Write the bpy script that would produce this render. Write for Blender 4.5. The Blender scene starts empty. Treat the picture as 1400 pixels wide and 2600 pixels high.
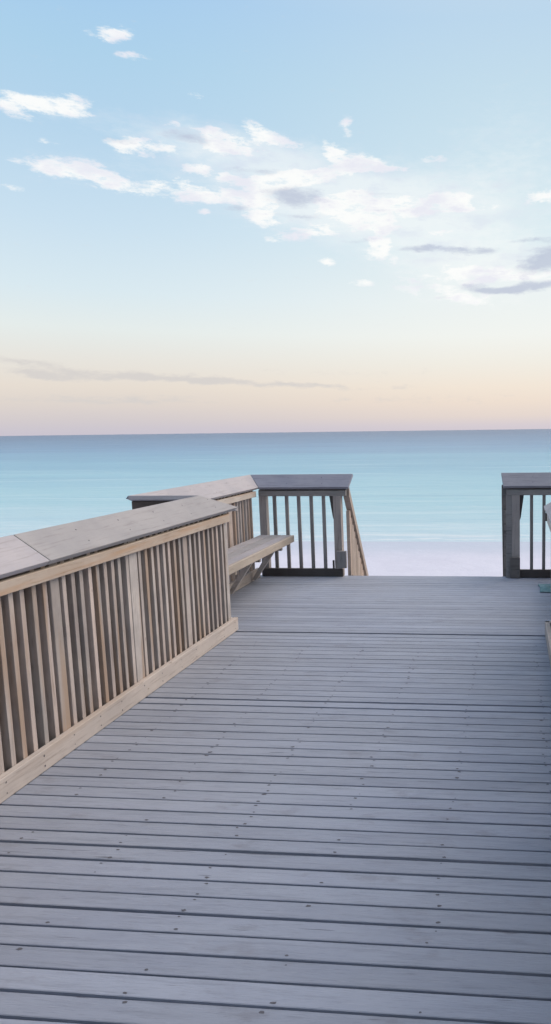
import bpy, bmesh, math, random
from mathutils import Vector, Matrix
random.seed(11)
R = math.radians
S = bpy.context.scene
C = S.collection

# ------------------------------------------------------------------ camera
EYE = 1.68
F, XP, YP = 1700.0, 1150.0, 1300.0           # focal length and principal point, in photo pixels
PITCH, YAW, ROLL = R(6.977), R(5.095), R(0.74)
cam_d = bpy.data.cameras.new('camera'); cam = bpy.data.objects.new('camera', cam_d); C.objects.link(cam)
cam_d.sensor_fit = 'HORIZONTAL'; cam_d.sensor_width = 36
cam_d.lens = F / 1400 * 36
cam_d.shift_x = -(XP - 700) / 1400
cam_d.clip_start = 0.05; cam_d.clip_end = 60000
M = Matrix.Rotation(YAW, 4, 'Z') @ Matrix.Rotation(math.pi/2 - PITCH, 4, 'X') @ Matrix.Rotation(-ROLL, 4, 'Z')
cam.matrix_world = Matrix.Translation((0, 0, EYE)) @ M
S.camera = cam
S.view_settings.view_transform = 'Standard'
S.view_settings.look = 'None'
S.view_settings.exposure = 0.0
S.view_settings.gamma = 1

def ray(px, py):
    c, s = math.cos(ROLL), math.sin(ROLL)
    x0, y0 = px - XP, py - YP
    x, y = c*x0 - s*y0, s*x0 + c*y0
    fy = F*math.cos(PITCH) - y*math.sin(PITCH)
    dz = -(F*math.sin(PITCH) + y*math.cos(PITCH))
    X = x*math.cos(YAW) - fy*math.sin(YAW); Y = x*math.sin(YAW) + fy*math.cos(YAW)
    return X, Y, dz
def azel(px, py):
    X, Y, Z = ray(px, py)
    return math.atan2(X, Y), math.atan2(Z, math.hypot(X, Y))
def lin(r, g, b, a=1.0):
    f = lambda v: (v/255/12.92) if v/255 <= .04045 else ((v/255+.055)/1.055)**2.4
    return (f(r), f(g), f(b), a)

# ------------------------------------------------------------------ node helper
class NT:
    def __init__(s, tree): s.t = tree; s.n = tree.nodes; s.l = tree.links
    def new(s, kind, **kw):
        n = s.n.new(kind)
        for k, v in kw.items():
            if k.startswith('i_'): n.inputs[k[2:].replace('_', ' ')].default_value = v
            else: setattr(n, k, v)
        return n
    def val(s, sock, v):
        if hasattr(v, 'is_linked') or hasattr(v, 'links'): s.l.new(v, sock)
        else: sock.default_value = v
    def math(s, op, a, b=0.0, c=None, clamp=False):
        n = s.new('ShaderNodeMath', operation=op, use_clamp=clamp)
        s.val(n.inputs[0], a); s.val(n.inputs[1], b)
        if c is not None: s.val(n.inputs[2], c)
        return n.outputs[0]
    def vmath(s, op, a, b=None, scale=None):
        n = s.new('ShaderNodeVectorMath', operation=op)
        s.val(n.inputs[0], a)
        if b is not None: s.val(n.inputs[1], b)
        if scale is not None: s.val(n.inputs['Scale'], scale)
        return n.outputs['Value'] if op in ('LENGTH', 'DOT_PRODUCT', 'DISTANCE') else n.outputs[0]
    def mapr(s, v, a, b, c=0.0, d=1.0, interp='SMOOTHSTEP'):
        n = s.new('ShaderNodeMapRange', interpolation_type=interp)
        s.val(n.inputs[0], v); s.val(n.inputs[1], a); s.val(n.inputs[2], b); s.val(n.inputs[3], c); s.val(n.inputs[4], d)
        return n.outputs[0]
    def mix(s, f, a, b, blend='MIX'):
        n = s.new('ShaderNodeMix', data_type='RGBA', blend_type=blend)
        s.val(n.inputs[0], f); s.val(n.inputs[6], a); s.val(n.inputs[7], b)
        return n.outputs[2]
    def noise(s, vec, scale, detail=4, rough=.55, dist=0.0, out=0):
        n = s.new('ShaderNodeTexNoise'); s.val(n.inputs['Vector'], vec)
        n.inputs['Scale'].default_value = scale; n.inputs['Detail'].default_value = detail
        n.inputs['Roughness'].default_value = rough; n.inputs['Distortion'].default_value = dist
        return n.outputs[out]
    def ramp(s, v, stops, interp='LINEAR'):
        n = s.new('ShaderNodeValToRGB'); n.color_ramp.interpolation = interp
        el = n.color_ramp.elements
        while len(el) < len(stops): el.new(.5)
        for e, (p, c) in zip(el, stops): e.position = p; e.color = c
        s.val(n.inputs[0], v); return n.outputs[0]

# ------------------------------------------------------------------ world: dusk sky with scattered clouds
SUN_EL, SUN_AZ = R(46), R(64)          # azimuth from +Y towards +X
world = bpy.data.worlds.new('World'); S.world = world; world.use_nodes = True
w = NT(world.node_tree); w.n.clear()
tc = w.new('ShaderNodeTexCoord')
d = w.vmath('NORMALIZE', tc.outputs['Generated'])
sp = w.new('ShaderNodeSeparateXYZ'); w.l.new(d, sp.inputs[0])
az = w.math('ARCTAN2', sp.outputs[0], sp.outputs[1])
el = w.math('ARCSINE', sp.outputs[2])
def elp(y): return azel(700, y)[1]
E0 = R(-2); E1 = R(60)
t = w.mapr(el, E0, E1, interp='LINEAR')
P = lambda y: (elp(y) - E0) / (E1 - E0)
left = [(0.0, lin(196,188,208)), (P(1088), lin(205,199,209)), (P(1062), lin(213,205,207)), (P(1025), lin(224,214,207)), (P(985), lin(232,222,211)),
        (P(920), lin(233,230,223)), (P(850), lin(231,238,236)), (P(760), lin(219,235,242)), (P(600), lin(203,226,242)), (P(380), lin(184,215,238)),
        (P(200), lin(174,211,237)), (P(20), lin(166,205,239)), (P(-200), lin(172,205,238)), (1.0, lin(206,220,247))]
right = [(0.0, lin(198,190,212)), (P(1088), lin(215,206,213)), (P(1062), lin(230,216,209)), (P(1025), lin(240,224,210)), (P(985), lin(244,231,216)),
        (P(920), lin(243,239,229)), (P(850), lin(244,246,241)), (P(760), lin(239,245,244)), (P(600), lin(222,238,243)), (P(380), lin(207,229,240)),
        (P(200), lin(198,223,238)), (P(20), lin(190,217,238)), (P(-200), lin(196,218,238)), (1.0, lin(212,224,247))]
cl = w.ramp(t, left); cr = w.ramp(t, right)
sky = w.mix(w.mapr(az, azel(100, 600)[0], azel(1350, 600)[0]), cl, cr)
nis = w.new('ShaderNodeTexSky', sky_type='NISHITA', sun_disc=False, sun_elevation=SUN_EL, sun_rotation=SUN_AZ, air_density=1.0, dust_density=1.0)
nish = w.vmath('SCALE', nis.outputs[0], scale=0.10)
sky = w.mix(0.03, sky, nish)
# clouds, each a soft patch of the sky at its own azimuth and elevation, broken up by noise
cv = w.new('ShaderNodeCombineXYZ'); w.l.new(az, cv.inputs[0]); w.l.new(el, cv.inputs[1])
base = cv.outputs[0]
stretch = w.vmath('MULTIPLY', base, (1.0, 2.3, 1.0))
n1 = w.noise(stretch, 22, 5, .6, out=1)
wob = w.vmath('SCALE', w.vmath('SUBTRACT', n1, (.5, .5, .5)), scale=.034)
wob = w.vmath('MULTIPLY', wob, (1.0, .45, 0))
base_w = w.vmath('ADD', base, wob)
PUFF = [ # px, py, rx, ry, tilt (deg, + = rising to the right), strength
 (290,86,50,17,6,.95),(258,98,22,8,0,.55),(335,143,42,11,4,.6),
 (40,270,48,27,0,1.25),(85,262,38,20,0,.8),(120,270,45,18,0,.85),(188,268,50,25,0,1.25),
 (110,357,34,8,0,.5),(40,408,34,8,0,.4),(32,480,34,8,0,.4),(490,240,24,7,0,.4),
 (380,374,80,19,2,1.05),(300,370,40,14,0,.7),(560,365,62,26,0,1.15),(610,372,58,20,-8,1.1),(655,340,50,22,-14,1.0),(720,362,56,15,-12,.95),(540,335,40,16,-10,.75),(445,318,48,8,0,.5),
 (120,425,48,24,0,1.1),(185,428,55,22,-4,1.15),(245,440,50,25,-14,1.2),(300,465,52,19,-14,1.2),
 (400,473,42,13,0,.8),(380,492,40,10,0,.6),(500,430,38,20,5,1.1),(480,500,38,18,0,.9),(520,492,40,20,0,.95),(575,450,34,20,8,1.05),(590,495,30,18,0,1.0),(545,508,30,12,0,.8),(520,540,22,8,0,.7),(470,465,40,10,0,.6),
 (655,480,52,36,10,1.2),(730,455,90,22,8,1.25),(820,440,90,20,10,1.2),(900,415,60,22,0,1.1),(845,388,26,28,0,1.0),(880,322,16,24,10,.62),(985,428,60,12,0,.8),(945,410,40,10,0,.7),
 (660,525,46,38,0,1.1),(680,562,34,14,0,1.0),
 (880,500,70,26,8,1.1),(850,530,70,28,8,1.1),(960,520,90,26,0,1.1),(1070,525,110,26,2,1.15),(1150,500,60,18,0,1.0),(1180,528,46,14,0,.9),
 (800,585,80,18,0,.9),(740,605,50,10,0,.6),(930,560,70,22,0,1.05),(975,595,46,34,0,1.15),(960,636,38,22,0,1.05),(1000,660,12,10,0,.6),(1110,592,70,14,0,.7),(1250,522,40,10,0,.5),
 (832,667,22,9,0,.9),(925,718,26,9,0,.75),(1390,500,62,18,0,1.0),(690,610,26,8,0,.5),
 (1180,686,70,22,0,1.1),(1260,700,80,22,0,1.0),(1370,700,60,18,0,.9),(1160,735,50,18,0,.8),(1060,715,60,22,0,.55),(1210,762,70,15,0,.8),(1040,740,40,10,0,.5),
 (1100,400,50,12,0,.35),(1150,755,46,10,0,.6),
]
GREY = [
 (470,347,72,20,0,.9),(300,358,60,12,0,.6),(650,432,80,13,2,.7),(745,497,82,26,0,1.1),(605,530,50,10,0,.7),(770,548,80,10,0,.7),(910,612,40,7,0,.7),(950,490,90,8,0,.45),(980,535,60,8,0,.4),
 (1085,632,85,9,0,1.0),(1220,637,76,9,0,.95),(1395,655,90,34,16,1.25),(1350,611,60,7,0,.8),(1345,730,110,13,3,1.15),(1200,727,60,12,0,.7),(1250,738,60,8,0,.6),(1130,755,30,7,0,.6),
]
HAZY = [ (60,922,130,14,-6,.8),(300,955,240,13,0,1.0),(560,968,180,8,-1,.9),(760,978,110,7,0,.9),(120,955,90,8,-8,.6),(260,1020,300,8,0,.35),(980,985,160,7,0,.45), (300,1012,330,16,0,.45), (1100,1012,300,13,0,.4), (860,945,260,10,0,.3) ]
VEIL = [ (560,360,260,50,-2,.7), (760,480,380,90,-6,.9), (1000,540,330,110,-4,1.0), (1240,690,260,80,0,.9), (180,430,150,40,0,.4), (120,268,150,36,0,.4), (1300,420,200,160,0,.5) ]
def blobs(lst, vec):
    tot = None
    for px, py, rx, ry, tilt, wt in lst:
        a, e = azel(px, py)
        ax = abs(azel(px+10, py)[0] - a)/10; ey = abs(azel(px, py+10)[1] - e)/10
        m = w.new('ShaderNodeMapping', vector_type='TEXTURE')
        if tot is None: w.l.new(vec, m.inputs[0])
        else:   # takes the running sum along, which keeps the evaluation order short
            ma = w.new('ShaderNodeVectorMath', operation='MULTIPLY_ADD')
            w.l.new(tot, ma.inputs[0]); ma.inputs[1].default_value = (1e-7,)*3; w.l.new(vec, ma.inputs[2]); w.l.new(ma.outputs[0], m.inputs[0])
        m.inputs['Location'].default_value = (a, e, 0)
        m.inputs['Rotation'].default_value = (0, 0, R(tilt))
        m.inputs['Scale'].default_value = (rx*ax*1.65, ry*ey*1.8, 1)
        v = w.mapr(w.vmath('LENGTH', m.outputs[0]), 0.0, 1.0, wt, 0.0)
        tot = v if tot is None else w.math('ADD', tot, v)
    return tot
pm = blobs(PUFF, base_w); gm = blobs(GREY, base_w); hm = blobs(HAZY, base_w)
fb = w.noise(w.vmath('MULTIPLY', base, (1.0, 2.8, 1.0)), 34, 8, .70)
fb2 = w.noise(stretch, 14, 4, .5)
fbs = w.math('MULTIPLY', w.math('SUBTRACT', fb, .5), 3.4)
pmn = w.math('ADD', w.math('MINIMUM', pm, 1.0), fbs)
puff = w.math('MULTIPLY', w.mapr(pmn, .08, 1.05), w.mapr(pm, .02, .28))
veil = w.math('ADD', blobs(VEIL, base), w.math('MULTIPLY', fbs, .35))
veil = w.mapr(veil, .1, 1.3, 0, .58)
puff = w.math('MAXIMUM', puff, veil)
gry = w.mapr(w.math('ADD', w.math('MINIMUM', gm, 1.2), w.math('MULTIPLY', fbs, .45)), .25, 1.15)
hzy = w.mapr(w.math('ADD', hm, w.math('MULTIPLY', fbs, .6)), .2, 1.1)
white = w.mix(w.mapr(w.math('ADD', fb2, w.math('MULTIPLY', fb, .6)), .74, 1.0), lin(255,255,253), lin(236,236,245))
cloudy = w.mix(w.math('MULTIPLY', hzy, .8), sky, lin(212,208,206))
cloudy = w.mix(w.math('MULTIPLY', puff, .93), cloudy, white)
cloudy = w.mix(w.math('MULTIPLY', gry, .68), cloudy, lin(178,187,210))
# the half of the sky behind the viewer is darker
back = w.mapr(sp.outputs[1], -.45, .35, 1.0, 0.0)
back = w.math('SUBTRACT', 1.0, w.math('MULTIPLY', back, w.mapr(el, R(12), R(60), .80, .12)))
sky = w.vmath('SCALE', sky, scale=back)
bg = w.new('ShaderNodeBackground'); w.l.new(sky, bg.inputs[0]); bg.inputs[1].default_value = 1.0
bgc = w.new('ShaderNodeBackground'); w.l.new(cloudy, bgc.inputs[0]); bgc.inputs[1].default_value = 1.0
# the clouds lie only in this sector of the sky
aw = .80; inside = w.math('MULTIPLY', w.math('LESS_THAN', w.math('ABSOLUTE', w.math('SUBTRACT', az, -.22)), aw),
    w.math('MULTIPLY', w.math('GREATER_THAN', el, 0.012), w.math('LESS_THAN', el, R(47))))
ms = w.new('ShaderNodeMixShader'); w.l.new(inside, ms.inputs[0]); w.l.new(bg.outputs[0], ms.inputs[1]); w.l.new(bgc.outputs[0], ms.inputs[2])
wo = w.new('ShaderNodeOutputWorld'); w.l.new(ms.outputs[0], wo.inputs[0])
world.cycles.sampling_method = 'MANUAL'; world.cycles.sample_map_resolution = 256
S.cycles.adaptive_threshold = 0.03; S.cycles.max_bounces = 5; S.cycles.diffuse_bounces = 3; S.cycles.caustics_reflective = False; S.cycles.caustics_refractive = False

# ------------------------------------------------------------------ sun
sun_d = bpy.data.lights.new('sun', 'SUN'); sun_d.energy = 2.3; sun_d.angle = R(58); sun_d.color = (1.0, .80, .62)
sun = bpy.data.objects.new('sun', sun_d); C.objects.link(sun)
sdir = Vector((math.sin(SUN_AZ)*math.cos(SUN_EL), math.cos(SUN_AZ)*math.cos(SUN_EL), math.sin(SUN_EL)))
sun.rotation_euler = sdir.to_track_quat('Z', 'Y').to_euler()
sun.location = (6, 3, 8)

# ------------------------------------------------------------------ materials
def mat(name):
    m = bpy.data.materials.new(name); m.use_nodes = True
    n = NT(m.node_tree); b = m.node_tree.nodes['Principled BSDF']
    return m, n, b
def wood(name, c1, c2, c3, axis, rough=.8, bump=.25, spots=.0, stain=None, spec=.25):
    """weathered timber: c1/c2 tones, c3 dark streaks, grain along axis of the object"""
    m, n, b = mat(name)
    tc = n.new('ShaderNodeTexCoord'); oi = n.new('ShaderNodeObjectInfo')
    off = n.new('ShaderNodeCombineXYZ')
    n.l.new(n.math('MULTIPLY', oi.outputs['Random'], 37.0), off.inputs[0]); n.l.new(n.math('MULTIPLY', oi.outputs['Random'], 91.0), off.inputs[1]); n.l.new(n.math('MULTIPLY', oi.outputs['Random'], 17.0), off.inputs[2])
    p = n.vmath('ADD', tc.outputs['Object'], off.outputs[0])
    sc = [1.0, 1.0, 1.0]; sc[axis] = .06
    g = n.vmath('MULTIPLY', p, tuple(sc))
    grain = n.noise(g, 60, 6, .65, .4)
    fine = n.noise(g, 260, 3, .6)
    blot = n.noise(p, 3.2, 4, .6)
    col = n.mix(n.mapr(blot, .3, .7), c1, c2)
    col = n.mix(n.mapr(grain, .50, .78, 0, .65), col, c3)
    col = n.mix(n.mapr(fine, .55, .8, 0, .35), col, c3)
    tone = n.mapr(oi.outputs['Random'], 0, 1, .76, 1.12, 'LINEAR')
    col = n.vmath('SCALE', col, scale=tone)
    hsv = n.new('ShaderNodeHueSaturation'); n.l.new(col, hsv.inputs['Color']); n.l.new(n.mapr(n.math('FRACT', n.math('MULTIPLY', oi.outputs['Random'], 7.3)), 0, 1, .55, 1.2, 'LINEAR'), hsv.inputs['Saturation']); col = hsv.outputs[0]
    if spots:
        v = n.new('ShaderNodeTexVoronoi', feature='F1'); n.l.new(n.vmath('MULTIPLY', p, tuple(.4 if i == axis else 1.0 for i in range(3))), v.inputs['Vector']); v.inputs['Scale'].default_value = 16
        sp_ = n.mapr(n.math('ADD', v.outputs['Distance'], n.math('MULTIPLY', n.noise(p, 20), .25)), .17, .23, 1, 0)
        col = n.mix(n.math('MULTIPLY', sp_, spots), col, c3)
    if stain is not None:
        col = n.mix(n.mapr(n.noise(g, 11, 3, .5), .48, .64, 0, .8), col, stain)
    n.l.new(col, b.inputs['Base Color'])
    b.inputs['Roughness'].default_value = rough; b.inputs['Specular IOR Level'].default_value = spec
    bp = n.new('ShaderNodeBump'); bp.inputs['Strength'].default_value = bump; bp.inputs['Distance'].default_value = .004
    n.l.new(n.math('ADD', grain, n.math('MULTIPLY', fine, .5)), bp.inputs['Height']); n.l.new(bp.outputs[0], b.inputs['Normal'])
    return m
W_CAP = wood('cap_wood', (.50,.48,.505,1), (.43,.42,.455,1), (.30,.27,.275,1), 0, .75, .25)
W_BAL = wood('baluster_wood', (.63,.555,.515,1), (.47,.42,.405,1), (.19,.14,.115,1), 2, .85, spots=.35, stain=(.42,.31,.235,1))
W_RAIL = wood('rail_wood', (.66,.58,.51,1), (.57,.475,.40,1), (.26,.16,.10,1), 0, .8, .3, spots=.35, stain=(.52,.34,.22,1))
W_BASE = wood('baseboard_wood', (.69,.63,.59,1), (.58,.535,.51,1), (.27,.21,.18,1), 0, .85, .3, spots=.6, stain=(.50,.43,.38,1))
W_BENCH = wood('bench_wood', (.45,.43,.45,1), (.38,.37,.40,1), (.22,.19,.18,1), 0, .75)
W_APRON = wood('bench_apron_wood', (.56,.49,.42,1), (.48,.42,.36,1), (.26,.21,.17,1), 0, .8)
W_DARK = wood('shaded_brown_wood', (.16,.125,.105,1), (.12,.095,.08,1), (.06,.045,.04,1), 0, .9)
W_DARKV = wood('dark_panel_wood', (.075,.056,.047,1), (.05,.04,.035,1), (.025,.02,.017,1), 2, .9)  # backing boards, coloured extra dark to put shade into the baluster gaps
W_GREY = wood('grey_post_wood', (.36,.345,.34,1), (.29,.28,.285,1), (.07,.065,.07,1), 2, .9)
W_GREYR = wood('grey_rail_wood', (.35,.335,.325,1), (.28,.27,.27,1), (.07,.065,.07,1), 0, .9)
W_CAPG = wood('shaded_cap_wood', (.42,.435,.51,1), (.36,.38,.46,1), (.15,.14,.16,1), 0, .75)  # cap wood with the shade of its camera-facing side put into the colour
W_POSTG = wood('grey_weathered_post_wood', (.52,.475,.45,1), (.42,.39,.385,1), (.14,.13,.13,1), 2, .9)
W_FOOT = wood('damp_post_foot_wood', (.20,.175,.16,1), (.145,.13,.12,1), (.05,.045,.045,1), 0, .9)
W_BLACK = wood('dark_bottom_board_wood', (.12,.105,.10,1), (.09,.08,.078,1), (.02,.018,.02,1), 0, .85)  # very dark wood for front bottom rails, knee braces and a small block
W_STAIR = wood('sunlit_stair_rail_wood', (.60,.49,.42,1), (.50,.41,.35,1), (.24,.16,.12,1), 0, .8)  # warm sunlight on the left stair railing is put into this pinkish colour

PITCHP = .0882; PHASE = .47
def deck_mat():
    m, n, b = mat('deck_plank_grey')
    tc = n.new('ShaderNodeTexCoord'); p = tc.outputs['Object']
    s = n.new('ShaderNodeSeparateXYZ'); n.l.new(p, s.inputs[0])
    idx = n.math('FLOOR', n.math('DIVIDE', n.math('SUBTRACT', s.outputs[1], PHASE*PITCHP), PITCHP))
    wn = n.new('ShaderNodeTexWhiteNoise', noise_dimensions='1D'); n.l.new(idx, wn.inputs['W'])
    cx = n.new('ShaderNodeCombineXYZ'); n.l.new(n.math('MULTIPLY', wn.outputs['Value'], 50), cx.inputs[0]); n.l.new(n.math('MULTIPLY', wn.outputs['Value'], 9), cx.inputs[2])
    q = n.vmath('ADD', p, cx.outputs[0])
    g = n.vmath('MULTIPLY', q, (.07, 1, 1))
    grain = n.noise(g, 55, 6, .68, .3); fine = n.noise(g, 240, 3, .6)
    blot = n.noise(n.vmath('MULTIPLY', q, (.5, 1, 1)), 3.5, 5, .6)
    big = n.noise(p, .8, 3, .5)
    col = n.mix(n.mapr(blot, .3, .7), (.340,.375,.455,1), (.29,.322,.402,1))
    col = n.mix(n.mapr(big, .35, .65, 0, .5), col, (.328,.350,.402,1))
    col = n.mix(n.mapr(grain, .46, .76, 0, .48), col, (.18,.198,.240,1))
    col = n.mix(n.mapr(fine, .55, .78, 0, .34), col, (.13,.137,.165,1))
    st = n.noise(n.vmath('MULTIPLY', q, (.45, 1, 1)), 9, 5, .65)
    col = n.mix(n.mapr(st, .56, .74, 0, .45), col, (.20,.20,.225,1))
    ck = n.noise(n.vmath('MULTIPLY', q, (.035, 1, 1)), 95, 2, .5)
    col = n.mix(n.mapr(ck, .70, .74, 0, .7), col, (.09,.092,.11,1))
    col = n.mix(n.mapr(n.noise(g, 150, 2, .5), .64, .78, 0, .32), col, (.47,.50,.57,1))
    col = n.vmath('SCALE', col, scale=n.mapr(wn.outputs['Value'], 0, 1, .92, 1.08, 'LINEAR'))
    n.l.new(col, b.inputs['Base Color']); b.inputs['Roughness'].default_value = .62; b.inputs['Specular IOR Level'].default_value = .35
    bp = n.new('ShaderNodeBump'); bp.inputs['Strength'].default_value = .6; bp.inputs['Distance'].default_value = .004
    n.l.new(n.math('ADD', grain, n.math('MULTIPLY', fine, .6)), bp.inputs['Height']); n.l.new(bp.outputs[0], b.inputs['Normal'])
    return m
M_DECK = deck_mat()
def flat(name, c, rough=.9):
    m, n, b = mat(name)
    tc = n.new('ShaderNodeTexCoord')
    f = n.noise(tc.outputs['Object'], 90, 4, .6)
    n.l.new(n.mix(f, c, tuple(v*.6 for v in c[:3]) + (1,)), b.inputs['Base Color']); b.inputs['Roughness'].default_value = rough
    return m
M_JOIST = flat('joist_wood', (.06,.058,.07,1))
M_NAIL = flat('nail_stain', (.125,.125,.145,1), .7)

def sand_mat():
    m, n, b = mat('white_sand')
    tc = n.new('ShaderNodeTexCoord'); p = tc.outputs['Object']
    a = n.noise(p, .6, 6, .6); f = n.noise(p, 25, 5, .6)
    s = n.new('ShaderNodeSeparateXYZ'); n.l.new(p, s.inputs[0])
    col = n.mix(n.mapr(a, .3, .7), (.70,.71,.81,1), (.65,.66,.76,1))
    col = n.mix(n.mapr(f, .45, .7, 0, .18), col, (.50,.50,.58,1))
    wet = n.mapr(n.math('ADD', s.outputs[1], n.math('MULTIPLY', a, 1.5)), 21.0, 24.6, 0, .7)
    col = n.mix(wet, col, (.50,.58,.68,1))
    n.l.new(col, b.inputs['Base Color']); b.inputs['Roughness'].default_value = .95
    bp = n.new('ShaderNodeBump'); bp.inputs['Strength'].default_value = .5; bp.inputs['Distance'].default_value = .05
    n.l.new(n.math('ADD', n.noise(p, 2.6, 5, .65), n.math('MULTIPLY', f, .25)), bp.inputs['Height']); n.l.new(bp.outputs[0], b.inputs['Normal'])
    return m
def sea_mat():
    m, n, b = mat('sea_water')
    tc = n.new('ShaderNodeTexCoord'); p = tc.outputs['Object']
    s = n.new('ShaderNodeSeparateXYZ'); n.l.new(p, s.inputs[0])
    wob = n.noise(n.vmath('MULTIPLY', p, (.25, 1, 1)), .05, 5, .6)
    y = n.math('MULTIPLY', s.outputs[1], n.mapr(wob, .2, .8, .72, 1.28, 'LINEAR'))
    lg = n.math('DIVIDE', n.math('LOGARITHM', y, 10.0), 4.0)   # log distance from shore side: 10 -> .25, 100 -> .5, 1000 -> .75
    L = lambda v: math.log10(v)/4
    col = n.ramp(lg, [(L(18), (.62,.70,.80,1)), (L(27), (.48,.68,.76,1)), (L(42), (.35,.61,.70,1)), (L(62), (.26,.52,.65,1)), (L(100), (.18,.41,.57,1)),
                      (L(160), (.125,.29,.48,1)), (L(260), (.08,.205,.385,1)), (L(700), (.038,.12,.28,1)), (L(4000), (.025,.09,.24,1))])
    # darker and paler wind streaks lying along the shore
    st = n.noise(n.vmath('MULTIPLY', p, (.10, 1, 1)), .22, 6, .62)
    col = n.mix(n.mapr(st, .50, .72, 0, .42), col, (.17,.40,.55,1))
    st2 = n.noise(n.vmath('MULTIPLY', p, (.06, 1, 1)), .55, 5, .6)
    col = n.mix(n.mapr(st2, .55, .72, 0, .40), col, (.66,.80,.86,1))
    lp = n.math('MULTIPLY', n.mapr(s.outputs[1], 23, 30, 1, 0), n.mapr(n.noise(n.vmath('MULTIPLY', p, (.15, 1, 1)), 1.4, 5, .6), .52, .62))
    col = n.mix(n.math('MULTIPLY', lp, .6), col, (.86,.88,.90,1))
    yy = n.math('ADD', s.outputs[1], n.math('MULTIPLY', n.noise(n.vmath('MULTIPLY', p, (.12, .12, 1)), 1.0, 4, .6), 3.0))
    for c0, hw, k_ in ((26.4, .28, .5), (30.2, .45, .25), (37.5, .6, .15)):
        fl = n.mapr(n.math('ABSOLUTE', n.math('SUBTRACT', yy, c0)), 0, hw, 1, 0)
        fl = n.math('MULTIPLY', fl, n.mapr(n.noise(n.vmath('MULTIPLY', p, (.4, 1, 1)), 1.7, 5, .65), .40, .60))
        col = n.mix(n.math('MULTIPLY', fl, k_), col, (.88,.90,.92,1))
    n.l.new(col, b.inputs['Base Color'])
    b.inputs['Roughness'].default_value = .28; b.inputs['IOR'].default_value = 1.33; b.inputs['Specular IOR Level'].default_value = .11
    wv = n.noise(n.vmath('MULTIPLY', p, (.35, 1, 1)), .9, 6, .62)
    wv2 = n.noise(n.vmath('MULTIPLY', p, (.25, 1, 1)), .12, 4, .55)
    bp = n.new('ShaderNodeBump'); bp.inputs['Strength'].default_value = .9; bp.inputs['Distance'].default_value = .35
    n.l.new(n.math('ADD', n.math('MULTIPLY', wv, .5), wv2), bp.inputs['Height']); n.l.new(bp.outputs[0], b.inputs['Normal'])
    return m

# ------------------------------------------------------------------ mesh helpers
def hexa(bm, p, mi=0):
    """p: four bottom corners then the four above them, counter-clockwise"""
    v = [bm.verts.new(q) for q in p]
    for f in ((3,2,1,0), (4,5,6,7), (0,1,5,4), (1,2,6,5), (2,3,7,6), (3,0,4,7)):
        bm.faces.new([v[i] for i in f]).material_index = mi
def bx(bm, x0, x1, y0, y1, z0, z1, mi=0):
    hexa(bm, [(x0,y0,z0),(x1,y0,z0),(x1,y1,z0),(x0,y1,z0),(x0,y0,z1),(x1,y0,z1),(x1,y1,z1),(x0,y1,z1)], mi)
def obj(name, bm, mats, parent=None, bevel=.003, loc=None):
    bmesh.ops.recalc_face_normals(bm, faces=bm.faces)
    me = bpy.data.meshes.new(name); bm.to_mesh(me); bm.free()
    for m in (mats if isinstance(mats, (list, tuple)) else [mats]): me.materials.append(m)
    o = bpy.data.objects.new(name, me); C.objects.link(o)
    if parent: o.parent = parent
    if loc: o.location = loc
    if bevel:
        b = o.modifiers.new('edge', 'BEVEL'); b.width = bevel; b.segments = 2; b.limit_method = 'ANGLE'
    return o
def box_part(name, dims, m, parent, bevel=.003):
    bm = bmesh.new(); bx(bm, *dims); return obj(name, bm, m, parent, bevel)
def tag(o, label, cat, group=None):
    o['label'] = label; o['category'] = cat
    if group: o['group'] = group
def empty(name, loc, rz, label, cat, group=None):
    o = bpy.data.objects.new(name, None); C.objects.link(o); o.location = loc; o.rotation_euler = (0,0,rz)
    o.empty_display_size = .2
    tag(o, label, cat, group); return o

# ------------------------------------------------------------------ setting: sand, sea
def sand():
    bm = bmesh.new()
    # one gently sloping sheet, dipping under the water
    ys = [-400, -60, -10, 0, 6, 12, 16, 18, 20, 22, 24, 26, 30, 40, 9000]
    xs = [-6000, -600, -100, -30, -12, -6, -2, 2, 6, 12, 30, 100, 600, 6000]
    def z(x, y):
        base = -2.12 if y < 6 else -2.12 - (y-6)*.0165
        if y > 24: base = -2.417 - (y-24)*.03
        if y > 60: base = -3.5
        return base + (math.sin(x*.7+y*.4)*.02 if abs(x) < 60 and abs(y) < 23 else 0)
    g = [[bm.verts.new((x, y, z(x, y))) for x in xs] for y in ys]
    for i in range(len(ys)-1):
        for j in range(len(xs)-1): bm.faces.new((g[i][j], g[i][j+1], g[i+1][j+1], g[i+1][j]))
    o = obj('sand_beach', bm, sand_mat(), None, 0); o['kind'] = 'structure'
    for f in o.data.polygons: f.use_smooth = True
sand()
def sea():
    bm = bmesh.new()
    ys = [20, 60, 200, 1000, 5000, 30000]
    xs = [-30000, -3000, -300, 0, 300, 3000, 30000]
    g = [[bm.verts.new((x, y, -2.43)) for x in xs] for y in ys]
    for i in range(len(ys)-1):
        for j in range(len(xs)-1): bm.faces.new((g[i][j], g[i][j+1], g[i+1][j+1], g[i+1][j]))
    o = obj('sea', bm, sea_mat(), None, 0); o['kind'] = 'structure'
sea()

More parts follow.
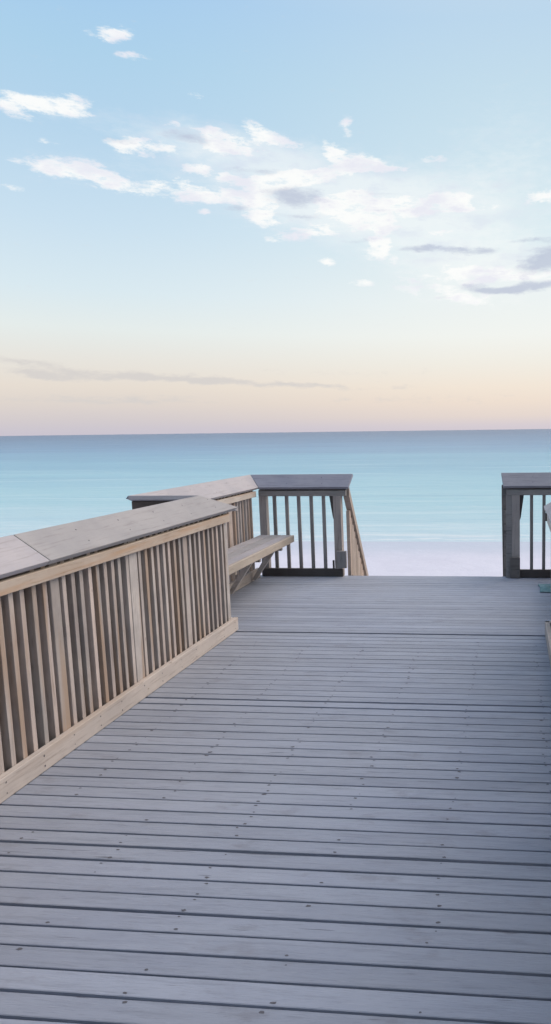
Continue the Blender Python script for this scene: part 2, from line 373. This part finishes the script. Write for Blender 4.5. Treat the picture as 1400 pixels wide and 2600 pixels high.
# ------------------------------------------------------------------ the deck
XL, XR = -2.34, .27               # inner faces of the walkway baseboards
PL, PR = -2.93, .86               # inner faces of the platform sides
YJ, YF = 5.40, 7.50               # where the walkway meets the platform; front railing
def deck():
    bm = bmesh.new()
    wide = {60, 44, 43, 27}
    k0, k1 = -20, 85
    for k in range(k0, k1):
        y0 = (k+PHASE)*PITCHP; y1 = y0 + PITCHP
        gap = (.0095 if k < 30 else .0082 if k < 44 else .0068 if k < 60 else .0035) + random.uniform(-.0015, .0015)
        if k in wide: gap = {60: .032, 44: .022, 43: .018, 27: .016}[k]
        a = y0 + gap; b = y1
        if k == k1-1: b = 7.572
        dz = random.uniform(-.0012, 0)
        if a > YJ-.05: x0, x1 = PL-.16, PR+.16
        else: x0, x1 = XL-.14, XR+.14
        sk = .002*random.uniform(-1, 1)
        # slightly bowed boards in four lengths so that the gaps are not ruler straight
        n = 7; pts = [x0 + (x1-x0)*i/n for i in range(n+1)]
        off = [random.uniform(-.0012, .0012) + sk*math.sin(i*.8) for i in range(n+1)]
        top = [[bm.verts.new((x, a+o_, dz)) for x, o_ in zip(pts, off)], [bm.verts.new((x, a+.0025+o_, dz+.0018)) for x, o_ in zip(pts, off)],
               [bm.verts.new((x, b-.0025+o_*.6, dz+.0018)) for x, o_ in zip(pts, off)], [bm.verts.new((x, b+o_*.6, dz)) for x, o_ in zip(pts, off)]]
        bot = [[bm.verts.new((x, a+o_, dz-.028)) for x, o_ in zip(pts, off)], [bm.verts.new((x, b+o_*.6, dz-.028)) for x, o_ in zip(pts, off)]]
        rows = [bot[0]] + top + [bot[1]]
        for r0, r1 in zip(rows, rows[1:]):
            for i in range(n): bm.faces.new((r0[i], r0[i+1], r1[i+1], r1[i]))
        for i in (0, n): bm.faces.new([r[i] for r in rows])
        # worn nail heads and the stains round them, over the joists
        for j in range(-3, 10):
            if k >= 58: break
            jx = -.27 - .445*j
            if not (x0+.1 < jx < x1-.1): continue
            for yy in (a+.012, b-.012):
                if random.random() > .62: continue
                r = random.uniform(.003, .0075) * (1.0 if random.random() < .85 else 1.25)
                cx_, cy_ = jx + random.uniform(-.016, .016), yy + random.uniform(-.004, .003)
                vs = []
                for q in range(9):
                    t_ = q/9*2*math.pi; rr = r*random.uniform(.65, 1.25)
                    vs.append(bm.verts.new((cx_ + rr*1.35*math.cos(t_), cy_ + rr*.75*math.sin(t_), dz+.0026)))
                bm.faces.new(vs).material_index = 1
    # joists and rims below
    for j in range(-3, 8):
        jx = -.27 - .445*j
        if XL < jx < XR+.1: bx(bm, jx-.02, jx+.02, -1.8, YF+.02, -.22, -.0315, 2)
        elif PL-.1 < jx < PR+.1: bx(bm, jx-.02, jx+.02, YJ+.02, YF+.02, -.22, -.0315, 2)
    bx(bm, PL-.16, PR+.16, YF+.032, YF+.068, -.24, -.0335, 2)
    bx(bm, PL-.16, PR+.16, YJ-.06, YJ-.02, -.24, -.0335, 2)
    o = obj('deck', bm, [M_DECK, M_NAIL, M_JOIST], None, 0); o['kind'] = 'structure'
deck()

# ------------------------------------------------------------------ railings
# local frame of a railing: x along it, +y towards the people on the deck, z up; y = 0 is the inner face of the baseboard
CAP_IN, CAP_OUT = (.012, 1.050), (-.138, 1.192)      # (y, z) of the top face's low inner and high outer edge
TH = .036
def cap_piece(root, x0i, x1i, x0o, x1o, m, label=None, prof=None):
    """slanted cap board between x0 and x1, given at the inner and at the outer edge (mitres)"""
    (yi, zi), (yo, zo) = prof or (CAP_IN, CAP_OUT)
    n = Vector((0, zo-zi, yi-yo)).normalized()        # upward normal of the slope
    n = Vector((0, n.y, n.z))*TH
    top = [Vector((x0i, yi, zi)), Vector((x1i, yi, zi)), Vector((x1o, yo, zo)), Vector((x0o, yo, zo))]
    bm = bmesh.new(); hexa(bm, [t - n for t in top] + top)
    L0, L1 = min(x0i, x0o), max(x1i, x1o); nx = L0 + .35
    while nx < L1 - .3:                      # pairs of screws sunk into the board over the posts
        for f in (.28, .72):
            c0 = Vector((nx + random.uniform(-.01, .01), yi + (yo-yi)*f, zi + (zo-zi)*f)) + n/TH*.0012
            ey = Vector((0, yo-yi, zo-zi)).normalized(); r = random.uniform(.004, .0055)
            bm.faces.new([bm.verts.new(c0 + Vector((1,0,0))*r*math.cos(q*math.pi/4) + ey*r*math.sin(q*math.pi/4)) for q in range(8)]).material_index = 1
        nx += .41
    o = obj('cap', bm, [m, M_NAIL], root, .004)
    return o
def baluster(root, x, m, w_=.030, y1=-.040, depth=.042, z0=.03, z1=1.02):
    bm = bmesh.new(); bx(bm, -w_/2, w_/2, -depth, 0, 0, z1-z0)
    o = obj('baluster', bm, m, root, .0025); o.location = (x + random.uniform(-.003, .003), y1 + random.uniform(-.002, .002), z0)
    o.rotation_euler = (0, random.uniform(-.003, .003), 0)
    return o
def post(root, x, w_, m, y1=-.040, depth=.085, z0=-.2, z1=1.02, label=None):
    bm = bmesh.new(); bx(bm, -w_/2, w_/2, -depth, 0, 0, z1-z0)
    o = obj('post', bm, m, root, .004); o.location = (x, y1, z0)
    if label: o['label'] = label
    return o

# --- walkway railing: x = 0 at its end by the platform, running back past the camera
def walkway_rail(loc, rz, sgn, label, cap_label):
    """sgn +1: local +x runs from the platform towards the camera (left side); -1: the other way"""
    root = empty('railing', loc, rz, label, 'railing')
    L = 5.2
    X = lambda a, b: (min(sgn*a, sgn*b), max(sgn*a, sgn*b))
    bm = bmesh.new(); bx(bm, *X(0, L), -.038, 0, .004, .112)
    rn = random.Random(9)
    for i in range(22):
        cx_ = sgn*(.07 + i*.235 + rn.uniform(-.02, .02)); 
        for cz in (.032, .085):
            if rn.random() < .25: continue
            r = rn.uniform(.0035, .006); vs = []
            for q in range(8):
                t_ = q/8*2*math.pi; rr = r*rn.uniform(.8, 1.2)
                vs.append(bm.verts.new((cx_ + rr*math.cos(t_), .0012, cz + rn.uniform(-.001,.001) + rr*math.sin(t_))))
            bm.faces.new(vs).material_index = 1
    obj('bottom_rail', bm, [W_BASE, M_NAIL], root, .003)
    box_part('top_rail', (*X(.045 if sgn > 0 else .12, L), -.038, -.006, .945, 1.010), W_RAIL, root, .004)
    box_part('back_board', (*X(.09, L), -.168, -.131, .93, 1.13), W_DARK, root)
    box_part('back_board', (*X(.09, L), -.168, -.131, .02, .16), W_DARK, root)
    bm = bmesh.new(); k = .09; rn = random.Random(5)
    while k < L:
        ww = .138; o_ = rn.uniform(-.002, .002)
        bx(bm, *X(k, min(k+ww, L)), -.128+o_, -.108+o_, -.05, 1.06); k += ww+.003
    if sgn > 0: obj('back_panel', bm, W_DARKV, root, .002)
    else: bm.free()
    posts = [(.07,.055), (.765,.062), (1.44,.09), (2.17,.066), (2.87,.088), (3.6,.05), (4.3,.088), (5.1,.088)]
    yo_ = -.040 if sgn > 0 else -.058
    for px, pw in posts: post(root, sgn*px, pw, W_BAL, y1=yo_)
    for (a, aw), (b, bw) in zip(posts, posts[1:]):
        n = round((b-a)/.0765) - 1
        for i in range(1, n+1):
            f = i/(n+1)
            baluster(root, sgn*(a + (b-a)*f), W_BAL, y1=yo_)
    joint = 2.255
    a, b = (-.105, joint-.0025), (joint+.0025, L)
    for (i0, i1), (o0, o1) in ((a, (.30, joint+.05-.0025)), (b, (joint+.05+.0025, L))):
        if sgn > 0: cap_piece(root, i0, i1, o0, o1, W_CAP)
        else: cap_piece(root, -i1, -i0, -o1, -o0, W_CAP)
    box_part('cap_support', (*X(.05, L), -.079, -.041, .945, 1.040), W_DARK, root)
    return root
walkway_rail((XL, YJ, 0), -math.pi/2, +1, 'long weathered beige railing along the left of the walkway, balusters close together, slanted grey cap', None)
walkway_rail((XR, YJ, 0), math.pi/2, -1, 'railing on the right of the walkway, only its end showing at the right picture edge', None)

# --- short return from the walkway railing out to the platform side (inward = +Y, rz = 0 so local x = world X)
def return_rail(x0, x1, left):
    root = empty('railing', ((x0, YJ, 0)), 0, 'short dark brown railing return behind the left walkway railing, seen from its back' if left else 'short railing return behind the right walkway railing, beyond the right picture edge', 'railing')
    L = x1 - x0
    box_part('bottom_rail', (.0, L-.045, -.038, -.001, .004, .112), W_BASE, root)
    box_part('top_rail', (.0, L-.05, -.038, -.006, .945, 1.010), W_DARK, root)
    box_part('back_board', (-.12 if left else .15, L-.15 if left else L+.12, -.290, -.255, .90, 1.145), W_DARK, root)
    nb = 6
    for i in range(nb): baluster(root, .06 + (L-.16)*i/(nb-1), W_BAL)
    pr = ((.100, 1.050), (-.300, 1.192))
    if left:  cap_piece(root, .015, L+.009, -.135, L-.141, W_CAP, prof=pr)
    else:     cap_piece(root, -.009, L-.015, .141, L+.135, W_CAP, prof=pr)
return_rail(PL, XL, True)
return_rail(XR, PR, False)

# --- platform side railings behind the benches
def side_rail(x, rz, sgn, label):
    root = empty('railing', (x, YF, 0), rz, label, 'railing')     # origin at the front corner
    L = YF - YJ
    X = lambda a, b: (min(sgn*a, sgn*b), max(sgn*a, sgn*b))
    box_part('bottom_rail', (*X(.045, L-.05), -.038, 0, .004, .112), W_BASE, root)
    box_part('top_rail', (*X(.045, L-.05), -.038, -.006, .945, 1.010), W_RAIL, root)
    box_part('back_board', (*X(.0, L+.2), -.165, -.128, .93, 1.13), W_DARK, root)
    for q in (.70, 1.40, 2.02): post(root, sgn*q, .088 if q != 1.4 else .05, W_BAL)
    k = .115
    while k < L-.06:
        if all(abs(k-q) > .06 for q in (.70, 1.40, 2.02)): baluster(root, sgn*k, W_BAL)
        k += .078
    # mitred at the front corner (x = 0), square at the near end
    i0, o0 = -.012+.002, -.155+.002+.017
    i0 = .012-.0+.002; o0 = -.138+.002
    i1 = L-.10; o1 = L+.30
    box_part('cap_support', (*X(.05, L-.12), -.082, -.041, .945, 1.040), W_DARK, root)
    if sgn > 0: cap_piece(root, i0, i1, o0, o1, W_CAP)
    else: cap_piece(root, -i1, -i0, -o1, -o0, W_CAP)
side_rail(PL, -math.pi/2, +1, 'side railing of the platform behind the left bench, beige balusters')
side_rail(PR, math.pi/2, -1, 'side railing of the platform behind the right bench, beyond the right picture edge')

# --- front railings facing the sea (inward = -Y, rz = pi: local x = -world X), origin at the outer corner
def front_rail(corner, inner_post, left):
    lab = ('dark grey railing in front of the sea left of the opening, bench end against it' if left
           else 'dark grey railing in front of the sea at the right picture edge, beside the opening')
    root = empty('railing', (corner, YF, 0), math.pi, lab, 'railing')
    sgn = -1 if left else 1               # towards the opening in local x
    L = abs(inner_post - corner)
    X = lambda a, b: (min(sgn*a, sgn*b), max(sgn*a, sgn*b))
    box_part('bottom_rail', (*X(0, L), -.038, 0, .004, .095), W_BLACK, root)
    box_part('top_rail', (*X(.0, L+.06), -.038, -.006, .945, 1.008), W_GREYR, root)
    box_part('back_board', (*X(-.1, L+.04), -.160, -.128, 1.02, 1.12), W_GREYR, root)
    box_part('cap_support', (*X(.0, L+.06), -.082, -.041, .945, 1.040), W_GREYR, root)
    post(root, sgn*.03, .085, W_POSTG, y1=-.002+.0-.038)
    post(root, sgn*(L-.045), .09, W_POSTG, y1=-.002-.0, depth=.09, z0=.004 if False else .0, z1=.945)
    n = 5 if left else 5
    for i in range(n):
        xw = (-2.761 + .146*i) if left else (.223 + .137*i)
        if not left and xw > corner-.1: continue
        o = baluster(root, 0, W_GREY, w_=.036, y1=-.039, depth=.034, z0=.03, z1=1.02); o.location.x = -(xw - corner)
    # knee brace and block on the post beside the opening
    bm = bmesh.new()
    xb = sgn*(L-.09)
    hexa(bm, [(xb-sgn*.012,-.05,.70),(xb-sgn*.0,-.05,.66),(xb-sgn*.0,-.015,.66),(xb-sgn*.012,-.015,.70),(xb-sgn*.045,-.05,.944),(xb-sgn*.0,-.05,.944),(xb-sgn*.0,-.015,.944),(xb-sgn*.045,-.015,.944)])
    obj('knee_brace', bm, W_BLACK, root)
    if left:
        box_part('block', (*X(L-.055, L+.055), .001, .040, .11, .31), W_GREY, root, .004)
        box_part('block', (*X(L-.11, L-.092), .001, .030, .10, .20), W_BLACK, root)
    else:
        box_part('block', (*X(L-.092, L+.02), .001, .030, .004, .24), W_FOOT, root, .004)
        box_part('block', (*X(L-.012, L+.066), -.098, -.008, .0, .944), W_GREYR, root, .004)
    # cap: mitred at the corner, square at the opening end
    ci, co = .012+.002, -.138+.002
    e_i, e_o = L + .095, L + .12
    if left: cap_piece(root, -e_i, -ci, -e_o, -co, W_CAPG)
    else:    cap_piece(root, ci, e_i, co, e_o, W_CAPG)
front_rail(PL, -1.96, True)
front_rail(PR, .0, False)

# ------------------------------------------------------------------ stairs to the beach and their railings
SL = 1.38
def stair_rail(x0, x1, y0, left):
    root = empty('stair_railing', (x0 if left else x1, y0, 0), 0, 'sunlit pinkish stair railing sloping down from the left side of the opening' if left
                 else 'dark stair railing sloping down from the right side of the opening', 'railing')
    run = 1.75
    m = W_STAIR if left else W_GREYR
    ox = root.location.x
    def slope(name, xa, xb, za, zb, ya=0.0, yb=run, mm=m):
        bm = bmesh.new()
        hexa(bm, [(xa-ox, ya, za-SL*ya), (xb-ox, ya, za-SL*ya), (xb-ox, yb, za-SL*yb), (xa-ox, yb, za-SL*yb),
                  (xa-ox, ya, zb-SL*ya), (xb-ox, ya, zb-SL*ya), (xb-ox, yb, zb-SL*yb), (xa-ox, yb, zb-SL*yb)])
        return obj(name, bm, mm, root, .003)
    slope('handrail', x0, x1, .93, 1.06)
    slope('bottom_rail', x0, x1, .02, .14, .12)
    k = .1
    while k < run - .05:
        bm = bmesh.new(); xa, xb = (x0+.008-ox, x1-.022-ox) if left else (x0+.022-ox, x1-.008-ox)
        bx(bm, xa, xb, k-.030, k+.030, .12-SL*k, .895-SL*k)
        obj('baluster', bm, m, root, .002)
        k += .068
    bm = bmesh.new(); bx(bm, x0-ox, x1-ox, run-.05, run+.04, -2.3, .95-SL*run); obj('post', bm, m, root)
stair_rail(-1.945, -1.875, 7.32+.26, True)
stair_rail(-.115, -.05, 7.32+.26, False)
st = empty('stairs', (-.97, YF+.08, 0), 0, 'wooden steps going down to the sand below the opening in the railing', 'stairs')
for s_ in (-1, 1):
    bm = bmesh.new(); x0 = s_*.83
    hexa(bm, [(x0-.02,.0,-.55),(x0+.02,.0,-.55),(x0+.02,1.32,-2.25),(x0-.02,1.32,-2.25),(x0-.02,.0,-.05),(x0+.02,.0,-.05),(x0+.02,1.70,-2.2),(x0-.02,1.70,-2.2)])
    obj('stringer', bm, W_GREYR, st)
for i in range(1, 9):
    box_part('tread', (-.80, .80, i*.19-.10, i*.19+.12, -i*.241-.04, -i*.241), W_GREYR, st)

# ------------------------------------------------------------------ benches along the platform sides
def bench(x, rz, sgn, label):
    root = empty('bench', (x, YF, 0), rz, label, 'bench')        # origin at front corner of the platform; +y towards the middle
    X = lambda a, b: (min(sgn*a, sgn*b), max(sgn*a, sgn*b))
    Lb = YF - YJ - .06
    for k, (a, b) in enumerate(((.012, .135), (.143, .266), (.274, .382))):
        box_part('seat_board', (*X(.035, Lb), a, b, .462, .498), W_BENCH, root, .003)
    box_part('apron', (*X(.02, Lb), .384, .414, .418, .494), W_APRON, root, .004)
    for q in (.35, 1.0, 1.6):
        box_part('arm', (*X(q-.02, q+.02), .012, .380, .372, .458), W_APRON, root)
        bm = bmesh.new(); xa, xb = X(q-.062, q-.024)
        hexa(bm, [(xa,.004,.03),(xb,.004,.03),(xb,.055,.03),(xa,.055,.03),(xa,.27,.455),(xb,.27,.455),(xb,.35,.455),(xa,.35,.455)])
        obj('brace', bm, W_BASE, root)
bench(PL, -math.pi/2, +1, 'wooden bench with grey seat and pale front edge, left side of the platform')
bench(PR, math.pi/2, -1, 'wooden bench on the right side of the platform, beyond the right picture edge')

# ------------------------------------------------------------------ teal towel dropped on the deck by the right railing
def towel():
    m, n, b = mat('teal_towel_cloth')
    tc = n.new('ShaderNodeTexCoord'); p = tc.outputs['Object']
    f = n.noise(p, 9, 4, .6)
    col = n.mix(n.mapr(f, .4, .6), (.16,.30,.32,1), (.27,.40,.43,1))
    n.l.new(col, b.inputs['Base Color']); b.inputs['Roughness'].default_value = .95
    bm = bmesh.new(); N = 28
    from mathutils import noise as mn
    g = []
    for i in range(N+1):
        row = []
        for j in range(N+1):
            u, v = i/N*2-1, j/N*2-1
            h = .012 + .045*abs(mn.noise(Vector((u*2.2, v*2.0, 3.1)))) * (1-abs(u)**3)*(1-abs(v)**3) * 1.6
            e = 1 + .12*mn.noise(Vector((u*1.5, v*1.5, 8)))
            row.append(bm.verts.new((u*.20*e, v*.17*e, h)))
        g.append(row)
    for i in range(N):
        for j in range(N): bm.faces.new((g[i][j], g[i+1][j], g[i+1][j+1], g[i][j+1]))
    o = obj('towel', bm, m, None, 0, (.485, 6.98, 0)); tag(o, 'crumpled teal towel lying on the deck at the right picture edge', 'towel')
    so = o.modifiers.new('thick', 'SOLIDIFY'); so.thickness = .006; so.offset = -1
    for f_ in o.data.polygons: f_.use_smooth = True
towel()
